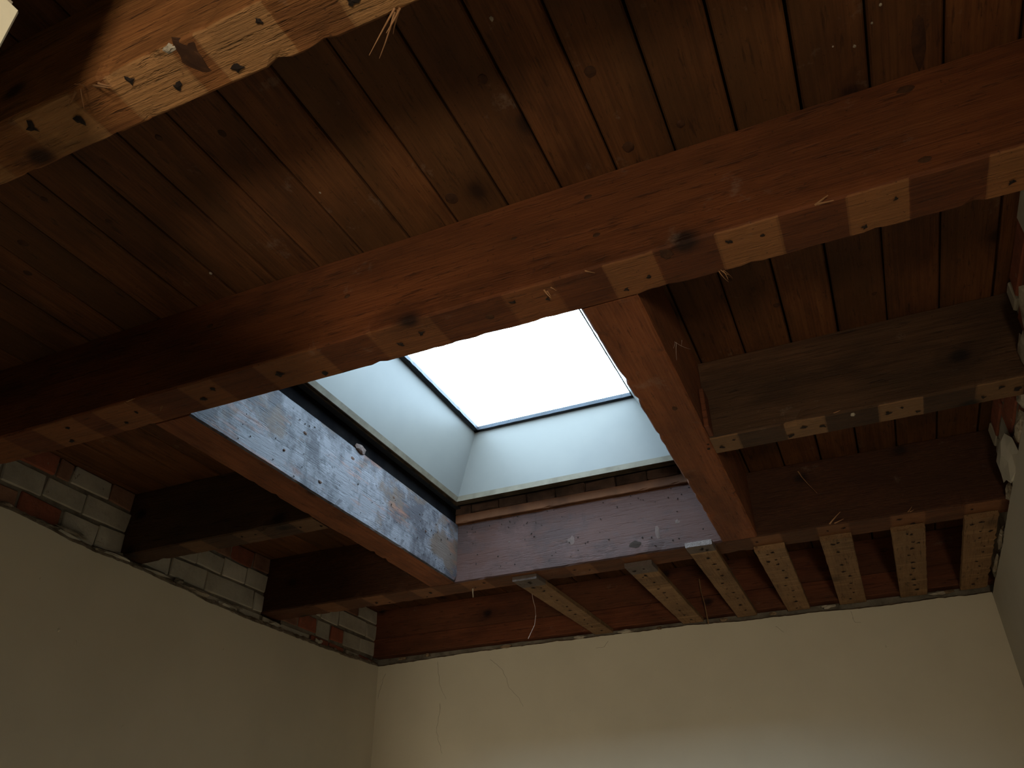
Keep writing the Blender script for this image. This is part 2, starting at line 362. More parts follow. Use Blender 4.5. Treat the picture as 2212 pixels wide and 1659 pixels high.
fl = box('floor', 'floor', XL-.1, XR+.1, YF-.1, YB+.1, ZF-.05, ZF); fl['kind'] = 'structure'
LE = [(1.2, 0.997), (1.449, .995), (1.547, .994), (1.671, .984), (1.805, .973), (1.96, .974), (2.1, .969), (2.243, .963), (2.371, .954), (2.593, .945), (2.773, .947), (3.004, .946), (3.298, .948), (3.62, .958)]
BE = [(-2.345, .958), (-2.12, .964), (-1.859, .973), (-1.535, .975), (-1.137, .976), (-0.745, .977), (-0.461, .967), (-0.209, .968), (0.064, .96), (0.292, .965), (0.483, .962)]
RE = [(YF, 1.0), (2.287, .988), (2.498, .981), (2.737, .974), (3.055, .962), (3.62, .959)]
wl = plaster('wall_left', 'y', XL, -1, YF, YB, LE, 0.020, ['wall', 'rough'], 3, band=0.026)
wb = plaster('wall_back', 'x', YB, 1, XL, XR, BE, 0.03, ['wall', 'rough_brown'], 11, band=0.012)
wr = plaster('wall_right', 'y', XR, 1, YF, YB, RE, 0.022, ['wall_grey', 'rough'], 17, band=0.016)
wf = box('wall_front', 'wall', XL-.1, XR+.1, YF-.08, YF, ZF, 1.24); wf['kind'] = 'structure'
# unseen nib wall, added to cast the shadow over the joists' left ends
nib = box('wall_shadow_nib', 'wall', XL-.02, -.641, 0.0, .12, ZF, D-.004); nib['kind'] = 'structure'
dr = box('door_1', 'board', -.462, -.42, -.62, .160, ZF+.01, .491, ch=.0015); dr['kind'] = 'structure'
box('top_strip', 'flake', -.458, -.423, -.60, .155, .491, .4955, parent=dr)
# outer masonry closing the room on every side up to the roof
for (a, b, c, d) in ((XL-.22, XL-.121, YF-.2, YB+.25), (XR+.121, XR+.22, YF-.2, YB+.25), (XL-.121, XR+.121, YB+.121, YB+.25), (XL-.121, XR+.121, YF-.2, YF-.101)):
    box('outer_masonry', 'mortar', a, b, c, d, ZF, 1.42, parent=wf)
# masonry cores behind the plaster
def core(name, x0, x1, y0, y1, z0, z1, parent, face):
    """rough mortar bed with an uneven visible face"""
    vs = []; fs = []
    ny = max(2, int((y1-y0)/.03)); nz_ = max(2, int((z1-z0)/.03))
    X = x1 if face > 0 else x0; B = x0 if face > 0 else x1
    for i in range(ny+1):
        for j in range(nz_+1):
            y = y0+(y1-y0)*i/ny; z = z0+(z1-z0)*j/nz_
            top = .5 if j == nz_ else 1
            vs.append((X+nz(y, z, 2, 16)*.004-face*.0, y, z+(nz(y, 3, 1, 15)*.006-.004 if j == nz_ else 0)))
    for i in range(ny):
        for j in range(nz_):
            f = (i*(nz_+1)+j, (i+1)*(nz_+1)+j, (i+1)*(nz_+1)+j+1, i*(nz_+1)+j+1); fs.append(f if face > 0 else f[::-1])
    b = len(vs); 
    for (y, z) in ((y0, z0), (y1, z0), (y1, z1-.008), (y0, z1-.008)): vs.append((B, y, z))
    f = (b+3, b+2, b+1, b); fs.append(f if face > 0 else f[::-1])
    t = [i*(nz_+1)+nz_ for i in range(ny+1)]; f = tuple(t)+(b+2, b+3); fs.append(f[::-1] if face < 0 else f)
    s0 = tuple(j for j in range(nz_+1)); fs.append(s0+(b+3, b))
    s1 = tuple(ny*(nz_+1)+j for j in range(nz_+1)); fs.append((s1+(b+2, b+1))[::-1])
    return link(name, vs, fs, 'mortar', parent=parent)
BAYS = [(J[1][1], J[2][0]), (J[2][1], J[3][0]), (J[3][1], J[4][0]), (J[4][1], 3.60)]
ZT = 1.222
core('mortar_bed', XL-.12, XL-.0275, YF, YB+.1, .90, .995, wl, 1)
for (a, b) in BAYS: core('mortar_bed', XL-.12, XL-.0225, a+.004, b-.004, .99, ZT, wl, 1)
def brick(parent, x0, x1, y0, y1, z0, z1, mat, seed):
    r = random.Random(seed); c = .0035
    bm = bmesh.new(); bmesh.ops.create_cube(bm, size=1)
    for v in bm.verts: v.co = Vector(((x0+x1)/2+v.co.x*(x1-x0), (y0+y1)/2+v.co.y*(y1-y0), (z0+z1)/2+v.co.z*(z1-z0)))
    bmesh.ops.bevel(bm, geom=bm.edges[:], offset=c, segments=1, affect='EDGES')
    ox, oy, oz = r.uniform(-.002, .002), r.uniform(-.001, .001), r.uniform(-.0015, .0015)
    for v in bm.verts:
        q = v.co; v.co = q+Vector((ox+nz(q.x+seed, q.y, q.z, 14)*.006, oy+nz(q.x, q.y+seed, q.z, 16)*.008, oz+nz(q.x, q.y, q.z+seed, 16)*.008))
    vs = [tuple(v.co) for v in bm.verts]; bm.verts.index_update(); fs = [tuple(v.index for v in f.verts) for f in bm.faces]; bm.free()
    return link('brick', vs, fs, mat, parent=parent)
P_, R_, B_ = 'brick_paint', 'brick_red', 'brick_brown'
rows = [
 (1.005, 1.072, [(1.262, 1.36, P_), (1.37, 1.50, B_), (1.512, 1.668, R_), (1.68, 1.812, P_), (1.822, 1.93, P_),
                 (2.036, 2.16, P_), (2.17, 2.35, P_), (2.359, 2.64, P_), (2.65, 2.705, P_),
                 (2.842, 2.95, B_), (2.96, 3.09, R_), (3.10, 3.2, P_), (3.21, 3.31, R_), (3.32, 3.46, P_), (3.47, 3.598, P_)]),
 (1.088, 1.156, [(1.262, 1.42, P_), (1.43, 1.578, P_), (1.586, 1.738, P_), (1.746, 1.93, P_),
                 (2.036, 2.13, B_), (2.14, 2.28, P_), (2.288, 2.428, P_), (2.438, 2.573, P_), (2.582, 2.705, P_),
                 (2.842, 2.97, P_), (2.98, 3.12, P_), (3.13, 3.26, P_), (3.27, 3.50, P_), (3.51, 3.598, P_)]),
 (1.172, 1.234, [(1.30, 1.45, P_), (1.46, 1.60, R_), (1.607, 1.66, B_), (1.67, 1.822, P_), (1.832, 1.93, B_),
                 (2.05, 2.18, P_), (2.19, 2.32, B_), (2.33, 2.46, B_), (2.47, 2.60, R_), (2.61, 2.705, B_),
                 (2.85, 2.99, P_), (3.0, 3.15, P_), (3.16, 3.30, P_), (3.31, 3.42, B_), (3.43, 3.598, P_)])]
y = .55
for (z0, z1, br) in rows:
    for (a, b, mt_) in br: brick(wl, XL-.115, XL-.0165, a-.002, b+.002, z0-.003+rnd.uniform(-.002, .003), z1+.003+rnd.uniform(-.003, .002), mt_, rnd.random()*50)
    a = .545
    while a < 1.05:
        b = min(a+rnd.choice((.13, .22)), 1.14); brick(wl, XL-.115, XL-.0165, a, b, z0, z1, P_, rnd.random()*50); a = b+.01
a = 1.25
while a < 3.5:
    b = a+rnd.choice((.12, .14, .2)); mt_ = rnd.choice((P_, P_, R_, B_, P_)); brick(wl, XL-.115, XL-.019, a, min(b, 3.6), .93, .990, mt_, rnd.random()*50); a = b+.012
# back wall core and right wall core
bk = box('mortar_bed', 'mortar', XL-.12, XR+.12, YB+.036, YB+.12, .9, 1.236, parent=wb)
core('mortar_bed', XR+.02, XR+.12, YF, YB+.1, .9, .992, wr, -1)
for (a, b) in BAYS: core('mortar_bed', XR+.024, XR+.12, a+.004, b-.004, .99, ZT, wr, -1)
for k, (z0, z1) in enumerate(((1.005, 1.072), (1.088, 1.156), (1.172, 1.232))):
    for bi, (a0, a1) in enumerate(BAYS):
        a = a0+.006+(.05 if k == 1 else 0); q = 0
        while a < a1-.05:
            b = min(a+(.13 if (k+q) % 2 else .22), a1-.006); mt_ = R_ if (bi, q) in ((2, 0), (2, 1), (1, 2)) or rnd.random() < .2 else P_
            brick(wr, XR+.0165, XR+.115, a, b, z0, z1, mt_, rnd.random()*50); a = b+.011; q += 1
def lump(name, c, s, mat, seed, parent=None, sub=2, amp=.35):
    bm = bmesh.new(); bmesh.ops.create_icosphere(bm, subdivisions=sub, radius=1)
    vs = []
    for v in bm.verts:
        q = v.co.normalized()*(1+noise.noise(q_*2.1+Vector((seed, 0, 0)))*amp) if False else v.co.normalized()
        q = q*(1+noise.noise(q*1.9+Vector((seed, 3, 1)))*amp+noise.noise(q*5+Vector((seed, 0, 1)))*amp*.4)
        vs.append((c[0]+q.x*s[0], c[1]+q.y*s[1], c[2]+q.z*s[2]))
    bm.verts.index_update(); fs = [tuple(v.index for v in f.verts) for f in bm.faces]; bm.free()
    return link(name, vs, fs, mat, parent=parent)
for i, (c, s) in enumerate([((.474, 2.0, 1.045), (.012, .022, .014)), ((.470, 2.035, 1.030), (.018, .024, .014)), ((.476, 2.055, 1.004), (.014, .03, .02)), ((.483, 1.9, 1.04), (.012, .05, .05)),
                            ((.488, 2.25, 1.01), (.014, .08, .03)), ((.486, 2.52, 1.045), (.020, .12, .060)), ((.487, 2.66, 1.0), (.010, .05, .02)), ((.484, 3.05, .990), (.008, .10, .010)), ((.484, 3.32, .985), (.008, .12, .010)), ((.482, 1.76, 1.06), (.012, .06, .05))]):
    lump('plaster_remnant', c, s, 'flake' if i < 4 else ('wall_grey' if i in (5,) else 'rough'), i*3.1, wr, amp=.55)
for i, (x, s) in enumerate([(-1.24, .026), (-1.02, .038), (-.57, .016), (-.36, .014), (-.13, .026), (.29, .03), (.33, .02), (-2.2, .02), (-1.62, .03), (-2.05, .014), (-.86, .012)]):
    lump('plaster_crumb', (x, 3.604+rnd.uniform(-.004, .006), .980+rnd.uniform(-.002, .003)), (s, .010, .007), 'flake' if i in (0, 1, 4, 5) else 'rough_brown', i*2.7, wb, amp=.7)
for i in range(26):
    yy = rnd.uniform(1.35, 3.55)
    e = [q for q in zip(LE, LE[1:]) if q[0][0] <= yy <= q[1][0]]
    ze = e[0][0][1]
    lump('plaster_crumb', (XL-.008-rnd.uniform(0, .01), yy, ze+rnd.uniform(.008, .03)), (.009, rnd.uniform(.02, .07), rnd.uniform(.005, .011)), rnd.choice(['rough', 'mortar', 'mortar', 'brick_paint']), i*1.7, wl, amp=.8)
# hairline cracks and small specks in the paint
def crack(parent, pts, r=.0011):
    q = []
    for (a, b) in zip(pts, pts[1:]):
        for k in range(6):
            t = k/6; p = Vector(a).lerp(Vector(b), t); p += Vector((nz(p.x, p.y, p.z, 60)*.006, 0, nz(p.x+5, p.y, p.z, 60)*.004)); q.append(tuple(p))
    q.append(pts[-1]); o = sliver('crack', q, r, r*.6, 'mortar', parent, flat=.5); return o
yb = YB-.0002
crack(wb, [(-2.0, yb, .947), (-1.982, yb, .835), (-1.945, yb, .767)])
crack(wb, [(-1.975, yb, .75), (-1.99, yb, .62), (-1.956, yb, .526)])
crack(wb, [(-1.707, yb, .93), (-1.64, yb, .87), (-1.61, yb, .79), (-1.56, yb, .74), (-1.54, yb, .70)])
crack(wb, [(-1.11, yb, .95), (-1.13, yb, .925), (-1.17, yb, .925)]); crack(wb, [(-.05, yb, .955), (-.045, yb, .91), (-.02, yb, .905)])
crack(wb, [(-.36, yb, .93), (-.33, yb, .90)]); crack(wb, [(-2.3, yb, .92), (-2.32, yb, .86), (-2.335, yb, .8)])
for (x, z, s) in [(-1.307, .661, .008), (-1.119, .64, .006), (.051, .801, .006), (-.6, .62, .004), (.1, .5, .005), (-.9, .8, .003)]: lump('paint_blister', (x, YB, z), (s*.6, .0015, s), 'wall', x, wb)
for (yy, z, s) in [(1.764, .698, .006), (1.836, .674, .009), (1.98, .72, .003), (2.873, .621, .005), (2.1, .46, .006), (1.65, .83, .005), (2.5, .8, .003)]: lump('paint_blister', (XL, yy, z), (.0015, s*.7, s), 'wall', z*9, wl)

# ================================================================ ceiling deck: planks, roof
OX0, OX1, OY0, OY1 = -1.43, -0.385, 1.266, 2.712
ceil = box('ceiling', 'void', XL-.12, XR+.12, YF-.1, OY0-.0, 1.279, 1.334); ceil['kind'] = 'structure'
box('roof_slab', 'void', XL-.12, XR+.12, OY1, YB+.12, 1.3135, 1.334, parent=ceil)
box('roof_slab', 'void', XL-.12, OX0-.002, OY0, OY1, 1.279, 1.334, parent=ceil)
box('roof_slab', 'void', -.40, XR+.12, OY0, OY1, 1.279, 1.334, parent=ceil)
box('roof_slab', 'void', XL-.12, XR+.12, OY1+.04, YB+.12, 1.277, 1.313, parent=ceil)
pitch = .1222
def plank(k, y0, y1):
    r = random.Random(k*77+int(y0*10)); x0 = -.0184+k*pitch; g = r.uniform(.0016, .0030)
    x0, x1 = x0+g, x0+pitch-g; z = D+r.uniform(-.0012, .0012); c = .0035
    if x1 > XR+.10: x1 = XR+.10
    n = max(2, int((y1-y0)/.25)); vs = []; fs = []
    tl = r.uniform(-.0012, .0012)
    for i in range(n+1):
        yy = y0+(y1-y0)*i/n; d0 = nz(k, yy, 0, 3)*.0012; d1 = nz(k, yy, 7, 3)*.0012
        for (x, zz) in ((x0+d0, 1.2745), (x0+d0, z+c+tl), (x0+c+d0, z+tl), (x1-c+d1, z-tl), (x1+d1, z+c-tl), (x1+d1, 1.2745)): vs.append((x, yy, zz))
    for i in range(n):
        for j in range(6): fs.append((i*6+j, i*6+(j+1) % 6, (i+1)*6+(j+1) % 6, (i+1)*6+j))
    fs.append((5, 4, 3, 2, 1, 0)); fs.append(tuple(n*6+j for j in range(6)))
    fs = [f[::-1] for f in fs]
    return link('plank', vs, fs, 'plank', origin=((x0+x1)/2, y0, z), parent=ceil)
for k in range(-20, 5):
    xa, xb = -.0184+k*pitch, -.0184+(k+1)*pitch
    if xb > OX0+.02 and xa < OX1-.02:
        plank(k, YF, OY0); plank(k, OY1+.002, YB+.03)
        r = random.Random(k)
        box('roof_board', 'roofing', xa+.002, xb-.002, OY1-.018+r.uniform(-.003, .003), OY1+.038, 1.2755, 1.3125, parent=ceil, ch=.004, jit=.004, seed=k)
    else: plank(k, YF, YB+.03)

# ================================================================ joists
JX0, JX1 = XL-.055, XR+.055
def joist(k, mat, label, af=None, seed=0, amp=.0022, nick=.006, y=None, cuts=CUT):
    y0, y1 = y or J[k]
    z1 = D-.0016
    o = beam('ceiling_joist', mat, 'x', JX0, JX1, y0, y1, 1.0, z1, seed, cuts, af, amp=amp, nick=nick)
    return tag(o, label, 'beam', 'ceiling joists under the plank deck')
G1 = [(-1.45, -1.31), (-1.24, -1.12), (-1.028, -.91), (-.844, -.716), (-.672, -.553), (-.46, -.34)]
G2 = [(-2.1, -1.95), (-1.847, -1.703), (-1.638, -1.504), (-1.364, -1.265), (-1.145, -.97), (-.844, -.689), (-.526, -.414), (-.311, -.212), (-.098, .016), (.13, .232), (.354, .46)]
j1 = joist(1, 'joist_near', 'orange rough-sawn ceiling joist nearest the viewer crossing the top left corner', marks([.7, .7, .8, .9, .9, .9], 0, None, G1), 3, amp=.003, nick=.010, cuts=[q for p in G1 for q in p])
j2 = joist(2, 'joist', 'long reddish brown ceiling joist crossing the whole photo in front of the skylight', marks([.3, .5, .5, .4, .45, .35, .3, .7, 1, 1, 1], 0, None, G2), 8, nick=.006, cuts=[q for p in G2 for q in p])
j0 = joist(0, 'joist', 'brown ceiling joist overhead just behind the viewer, next before the orange one', marks(.5), 5, y=(-.27, -.17))
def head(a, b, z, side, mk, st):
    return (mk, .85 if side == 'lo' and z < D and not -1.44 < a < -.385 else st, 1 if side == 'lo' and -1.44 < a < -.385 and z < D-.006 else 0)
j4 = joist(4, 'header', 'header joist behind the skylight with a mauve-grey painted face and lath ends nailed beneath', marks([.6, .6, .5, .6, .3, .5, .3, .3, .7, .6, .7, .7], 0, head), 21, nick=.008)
def j3seg(x0, x1, label, seed):
    o = beam('ceiling_joist', 'joist_grey', 'x', x0, x1, J[3][0], J[3][1], 1.0, D-.0016, seed, CUT, marks([.4, .3, .6, .7, .7, .7, .6, .6, .8, 1, 1, .8], 0), nick=.008)
    return tag(o, label, 'beam', 'short joists butting into the skylight trimmers')
j3a = j3seg(JX0, LTL-.001, 'short dark joist left of the skylight between painted brick wall and left trimmer', 31)
j3b = j3seg(RTR+.001, JX1, 'short dusty brown joist right of the skylight between right trimmer and right wall', 37)
def tr_r(a, b, z, side): return (0, .2 if side == 'bottom' else 0, 0)
def tr_l(a, b, z, side): return (0, .2 if side == 'bottom' else 0, 1 if side == 'hi' and z < D-.002 else 0)
lt = beam('skylight_trimmer', 'trimmer', 'y', J[2][1]+.001, J[4][0]-.001, LTL, LTR, 1.0, D-.0016, 41, (), tr_l, nick=.009)
tag(lt, 'left skylight trimmer with bluish white paint worn off its inner face', 'beam', 'trimmers either side of the skylight')
rt = beam('skylight_trimmer', 'trimmer', 'y', J[2][1]+.001, J[4][0]-.001, RTL, RTR, 1.0, D-.0016, 43, (), tr_r, nick=.010)
tag(rt, 'right skylight trimmer, bare orange-brown wood running back to the header', 'beam', 'trimmers either side of the skylight')
box('cleat', 'rim', RTR+.001, RTR+.014, 1.868, 1.932, 1.004, 1.12, parent=rt, ch=.002)
# rim board over the back wall
rb = bpy.data.objects.new('rim_board', None); COL.objects.link(rb); rb.location = W(-.93, 3.595, 1.0)
tag(rb, 'dark red rim board above the back wall behind the laths', 'board')
for (z0, z1, s) in ((1.001, 1.088, 51), (1.0905, D-.0016, 53)):
    beam('board', 'rim', 'x', XL-.02, XR+.02, 3.592+(.002 if s == 53 else 0), 3.652, z0, z1, s, (), None, step=.04, amp=.0015, ch=.003, parent=rb, nick=.003)

# details on joists: nail holes, knots, splinters
def hz(lst, y, j, z=1.0): return [(x, yy, z-.0005) for (x, yy) in lst]
r = random.Random(4)
def mark_holes(o, y0, y1, which, seed, per=2, G=LATH):
    r = random.Random(seed); pts = []
    for i in which:
        p, q = G[i]
        for k in range(per): pts.append((p+(q-p)*(k+.5+r.uniform(-.2, .2))/per, y0+(y1-y0)*r.uniform(.25, .8), 1.0))
    holes(o, pts, .0080, -1, 'z', .0022, seed)
mark_holes(j1, *J[1], range(0, 6), 1, 2, G1); mark_holes(j2, *J[2], range(1, 11), 2, 2, G2)
mark_holes(j3b, *J[3], range(8, 12), 3, 3); mark_holes(j3a, *J[3], range(1, 3), 4, 2); mark_holes(j4, *J[4], (1, 2, 3, 5, 8, 9, 10, 11), 5, 2)
pts = [(r.uniform(-1.4, -.45), J[4][0], r.uniform(1.015, 1.23)) for i in range(34)]+[(r.uniform(-1.4, -.45), J[4][0], r.uniform(1.19, 1.232)) for i in range(26)]
holes(j4, pts, .0032, -1, 'y', .0020, 6)
pts = [(LTR, r.uniform(1.4, 2.66), r.uniform(1.01, 1.22)) for i in range(46)]
holes(lt, pts, .0034, 1, 'x', .0020, 7)
def fan(parent, x, y, z, n, L, seed, dirs, mat='splinter', rr=.0022):
    r = random.Random(seed)
    for i in range(n):
        d = Vector(dirs)+Vector([r.uniform(-.5, .5) for _ in range(3)]); d.normalize(); l = L*r.uniform(.5, 1.1)
        p0 = Vector((x+r.uniform(-.01, .01), y+r.uniform(-.004, .004), z)); cv = Vector([r.uniform(-.3, .3) for _ in range(3)])
        sliver('splinter', [tuple(p0+d*l*t+cv*l*t*t*.6) for t in (0, .3, .65, 1)], rr, rr*.25, mat, parent, .5)
fan(j1, -.885, .45, 1.002, 3, .05, 1, (.4, -.3, -.45)); fan(j1, -.86, .452, 1.001, 2, .055, 2, (.5, -.25, -.2), rr=.004)
fan(j1, -.40, .533, 1.003, 5, .07, 3, (-.7, .5, -.15), rr=.0018)
fan(j2, .09, 1.152, 1.003, 2, .05, 4, (.8, -.35, -.1), rr=.004); fan(j2, -.34, 1.150, 1.002, 2, .028, 5, (.8, -.3, -.15), rr=.003)
fan(j2, -1.52, 1.15, 1.002, 3, .03, 6, (.4, .1, -.4)); fan(j2, -1.46, 1.2, 1.0, 3, .02, 7, (.2, .4, -.4)); fan(j2, -.43, 1.17, 1.0, 3, .025, 8, (.5, .3, -.3))
fan(j2, -.10, 1.255, 1.0, 4, .03, 9, (.3, .5, -.4), rr=.0012)
fan(j4, -.03, 2.705, 1.004, 2, .05, 10, (.9, -.2, .1), rr=.004); fan(j4, .20, 2.705, 1.003, 2, .03, 11, (.9, -.2, .2), rr=.003)
sliver('splinter', [(-.100, 2.700, 1.205), (-.092, 2.694, 1.18), (-.078, 2.690, 1.15), (-.055, 2.688, 1.11)], .004, .0012, 'splinter', j4, .5)
fan(j3b, .04, 1.94, 1.004, 2, .03, 12, (.8, -.3, -.2), rr=.003)
lump('pitch_blob', (-.005+.09, J[3][0]+.02, .999), (.006, .008, .004), 'flake', 4, j3b)
for (x, z, s) in [(-.327, 1.189, .008), (-.316, 1.081, .007), (.277, 1.204, .013), (.263, 1.030, .010), (-.492, 1.138, .006), (-.9, 1.12, .007), (-1.30, 1.16, .008)]:
    lump('knot', (x, J[2][0]+.0005, z), (s*1.2, .0020, s*.75), 'knot', x*7, j2, amp=.2)
lump('knot', (-.574, 1.204, 1.0005), (.010, .010, .002), 'knot', 2, j2, amp=.12); lump('knot', (-.19, 1.167, 1.0005), (.012, .016, .0022), 'knot', 3, j2, amp=.6)
lump('knot', (-.317, 1.737, 1.0005), (.007, .011, .002), 'knot', 5, rt, amp=.3); lump('knot', (-.283, 1.964, 1.0005), (.004, .006, .002), 'knot', 6, rt, amp=.3)
lump('knot', (-.695, .475, 1.001), (.020, .030, .003), 'knot', 9, j1, amp=.8); lump('knot', (-.716, .452, 1.0), (.010, .006, .004), 'flake', 12, j1, amp=.7)
for (y_, z_, s_) in [(1.951, 1.195, .008), (1.70, 1.165, .006), (1.80, 1.046, .006), (2.215, 1.161, .006), (2.45, 1.12, .005), (1.62, 1.07, .004)]:
    lump('knot', (LTR+.0004, y_, z_), (.0022, s_*1.3, s_*.8), 'knot', y_*5, lt, amp=.5)
PK = [(o_, parent_world(o_)) for o_ in COL.objects if o_.name.startswith('plank')]
def plank_at(x, y_):
    k = math.floor((x+.0184)/pitch); xc = (-.0184+(k+.5)*pitch)*U
    c_ = [t_ for t_ in PK if abs(t_[1].x-xc) < .02]
    return min(c_, key=lambda t_: abs(t_[1].y-y_*U) if t_[1].y < y_*U else 99)[0]
for (x, y_, s_) in [(-.93, .742, .0095), (-1.32, .831, .010), (-.418, .839, .011), (-.234, .904, .013), (-.606, 1.079, .017), (-.222, 1.10, .014), (-.114, 1.087, .010), (-1.391, .725, .009), (-1.551, .803, .013), (-1.632, .881, .011), (-1.05, .70, .008), (-.03, 1.75, .01), (-.12, 1.60, .008), (.2, 1.8, .012)]:
    lump('knot', (x, y_, D+.0003), (s_*.85, s_, .0024), 'knot', x*5, plank_at(x, y_), amp=.18)
lump('knot', (.308, 1.085, D+.0003), (.012, .055, .0024), 'knot', 1.5, plank_at(.308, 1.085), amp=.3)
# scraped-off paint flakes and plaster splashes on the header face
for (x, z, a, b, mt_) in [(-.944, 1.095, .014, .017, 'scrape'), (-.616, 1.075, .010, .024, 'scrape'), (-.54, 1.10, .010, .010, 'scrape'), (-.70, 1.04, .028, .012, 'void'), (-1.17, 1.055, .013, .004, 'scrape'), (-1.20, 1.13, .005, .004, 'scrape')]:
    lump('paint_flake', (x, J[4][0]-.0002, z), (a, .0015, b), mt_, x*9, j4, amp=.6)
# plaster specks on the deck
for (x, y_, s_) in [(-.352, .737, .004), (.205, 1.045, .004), (.17, 1.03, .002), (.25, .98, .003), (.235, 1.01, .0025), (.32, .93, .003), (-.85, .95, .003), (-1.24, 1.06, .004)]:
    lump('plaster_speck', (x, y_, D-.0005), (s_, s_*1.3, s_*.5), 'flake', x*3, plank_at(x, y_), sub=1)
# fibres hanging
fan(rt, -.262, 1.60, 1.10, 4, .06, 21, (.1, 0, -1), 'hair', .0007)

# ================================================================ laths
LB = [(-1.20, -1.10, 2.735, .80, -1.163, -1.074, 'lath'), (-.766, -.664, 2.772, .80, -.75, -.656, 'lath'), (-.515, -.422, 2.664, .8, -.508, -.423, 'lath'),
      (-.303, -.199, 2.80, 0, -.295, -.203, 'lath'), (-.082, .02, 2.797, 0, -.084, .02, 'lath'), (.142, .246, 2.812, 0, .151, .252, 'lath'), (.363, .468, 2.80, 0, .372, .472, 'lath')]
LBL = ['leftmost lath, short with a cream painted broken end clear of the header joist',
       'second lath from the left, painted broken end, reddish patch on its underside',
       'lath whose grey painted end laps over the mauve header face below the right trimmer',
       'fourth lath from the left, bare wood, first one right of the painted header face',
       'third lath from the right corner, plain bare wood with a single row of nail holes',
       'second lath from the right corner, bare wood with dark nail streaks at its top',
       'rough torn lath in the right corner against the side wall']
for i, (x0, x1, ya, _, bx0, bx1, mt_) in enumerate(LB):
    n = 30; vs = []; fs = []; at = {'stain': [], 'paint': []}; z0, z1 = .980, .9985; yb_ = 3.598
    if i == 6: z1 = .9985
    K = 8; rr = random.Random(i+9); kk = (.0, .0)
    for s in range(n+1):
        t = s/n; yy = ya+(yb_-ya)*t; a, b = x0+(bx0-x0)*t, x1+(bx1-x1)*t
        e0 = nz(yy, i*3, 1, 18)*.0018; e1 = nz(yy, i*3+1, 4, 18)*.0018
        if i == 6: e1 = nz(yy, 3, 4, 45)*.010-.006
        end = .004 if s == 0 else 0
        jag = (nz(i, 0, 0, 3)*.01)
        for q, (x, zz) in enumerate(((a+e0, z1), (a+e0, z0+.002), (a+e0+.002, z0), (a+(b-a)*.35, z0), (a+(b-a)*.68, z0), (b+e1-.002, z0), (b+e1, z0+.002), (b+e1, z1))):
            yj = yy+(nz(x, i, 2, 30)*.008 if s == 0 else 0)
            vs.append((x, yj, zz+nz(x, yy, i, 12)*.0009*(zz < z1)))
    for s in range(n):
        for j in range(K):
            fs.append((s*K+j, (s+1)*K+j, (s+1)*K+(j+1) % K, s*K+(j+1) % K))
            yy = ya+(yb_-ya)*(s+.5)/n
            at['stain'].append(.5 if (i == 1 and .14 < s/n < .3) else 0)
            at['paint'].append(1 if (i < 2 and yy < ya+.085) or (i == 2 and yy < ya+.05) else 0)
    fs.append(tuple(range(K))); fs.append(tuple(n*K+j for j in range(K))[::-1])
    for a_ in at: at[a_] += [0, 0]
    at['paint'][-2] = 1 if i < 3 else 0
    o = link('lath', vs, fs, 'lath', origin=((x0+x1)/2, yb_, z0), attrs=at)
    tag(o, LBL[i], 'lath', 'laths between the header joist and the back wall')
    pts = []; yy = ya+.03
    while yy < 3.57:
        t = (yy-ya)/(3.6-ya); a, b = x0+(bx0-x0)*t, x1+(bx1-x1)*t
        pts.append((a+(b-a)*rr.choice((.45, .55, .62)), yy, z0)); 
        if yy < ya+.12: pts.append((a+(b-a)*rr.uniform(.2, .8), yy+.012, z0))
        yy += rr.uniform(.055, .10)
    holes(o, pts, .0080, -1, 'z', .0022, i+20)
# loose bits hanging above the back wall
sv = sliver('wood_splinter', [(-.628, 3.47, 1.13), (-.627, 3.47, 1.07), (-.620, 3.475, 1.02), (-.616, 3.48, .935)], .0028, .0038, 'lath', None, .6, origin=(-.616, 3.48, .935))
tag(sv, 'thin pale wood sliver standing upright between the second and third laths', 'splinter')
st = sliver('string', [(-1.190, 2.905, .985), (-1.184, 2.90, .955), (-1.176, 2.90, .925), (-1.174, 2.90, .89), (-1.180, 2.90, .855), (-1.208, 2.90, .806)], .0011, .0011, 'hair', None, 1, origin=(-1.19, 2.905, .985))
tag(st, 'thin curved pale string hanging beside the leftmost lath', 'string')
sn = sliver('bent_nail', [(-1.40, 2.80, 1.0), (-1.40, 2.80, .985), (-1.398, 2.80, .965)], .003, .0022, 'flake', None, 1, origin=(-1.40, 2.8, 1.0))
tag(sn, 'small pale bent nail poking down below the header joist corner', 'nail')

# ================================================================ skylight
sk = bpy.data.objects.new('window_1', None); COL.objects.link(sk); sk.location = W(-.95, 2.0, 1.3); sk['kind'] = 'structure'
BX0, BX1, BY0, BY1, BZ = -1.388, -.49, 1.34, 2.622, 1.302
TX0, TX1, TY0, TY1, TZ = -1.312, -.632, 1.425, 2.622, 1.600
def slab(name, q, out, t, mat, mat2=None):
    o = Vector(out)*t; vs = list(q)+[tuple(Vector(p)+o) for p in q]
    fs = [(0, 1, 2, 3), (7, 6, 5, 4), (0, 4, 5, 1), (1, 5, 6, 2), (2, 6, 7, 3), (3, 7, 4, 0)]
    c = sum((Vector(v) for v in vs), Vector())/8; nrm = (Vector(q[1])-Vector(q[0])).cross(Vector(q[3])-Vector(q[0]))
    if nrm.dot(Vector(q[0])-c) < 0: fs = [f[::-1] for f in fs]
    return link(name, vs, fs, [mat, mat2 or mat], parent=sk, fmat=[0, 0, 1, 0, 0, 0])
slab('well_panel', [(BX0, BY0, BZ), (BX0, BY1, BZ), (TX0, TY1, TZ), (TX0, TY0, TZ)], (-1, 0, 0), .014, 'panel', 'panel_edge')
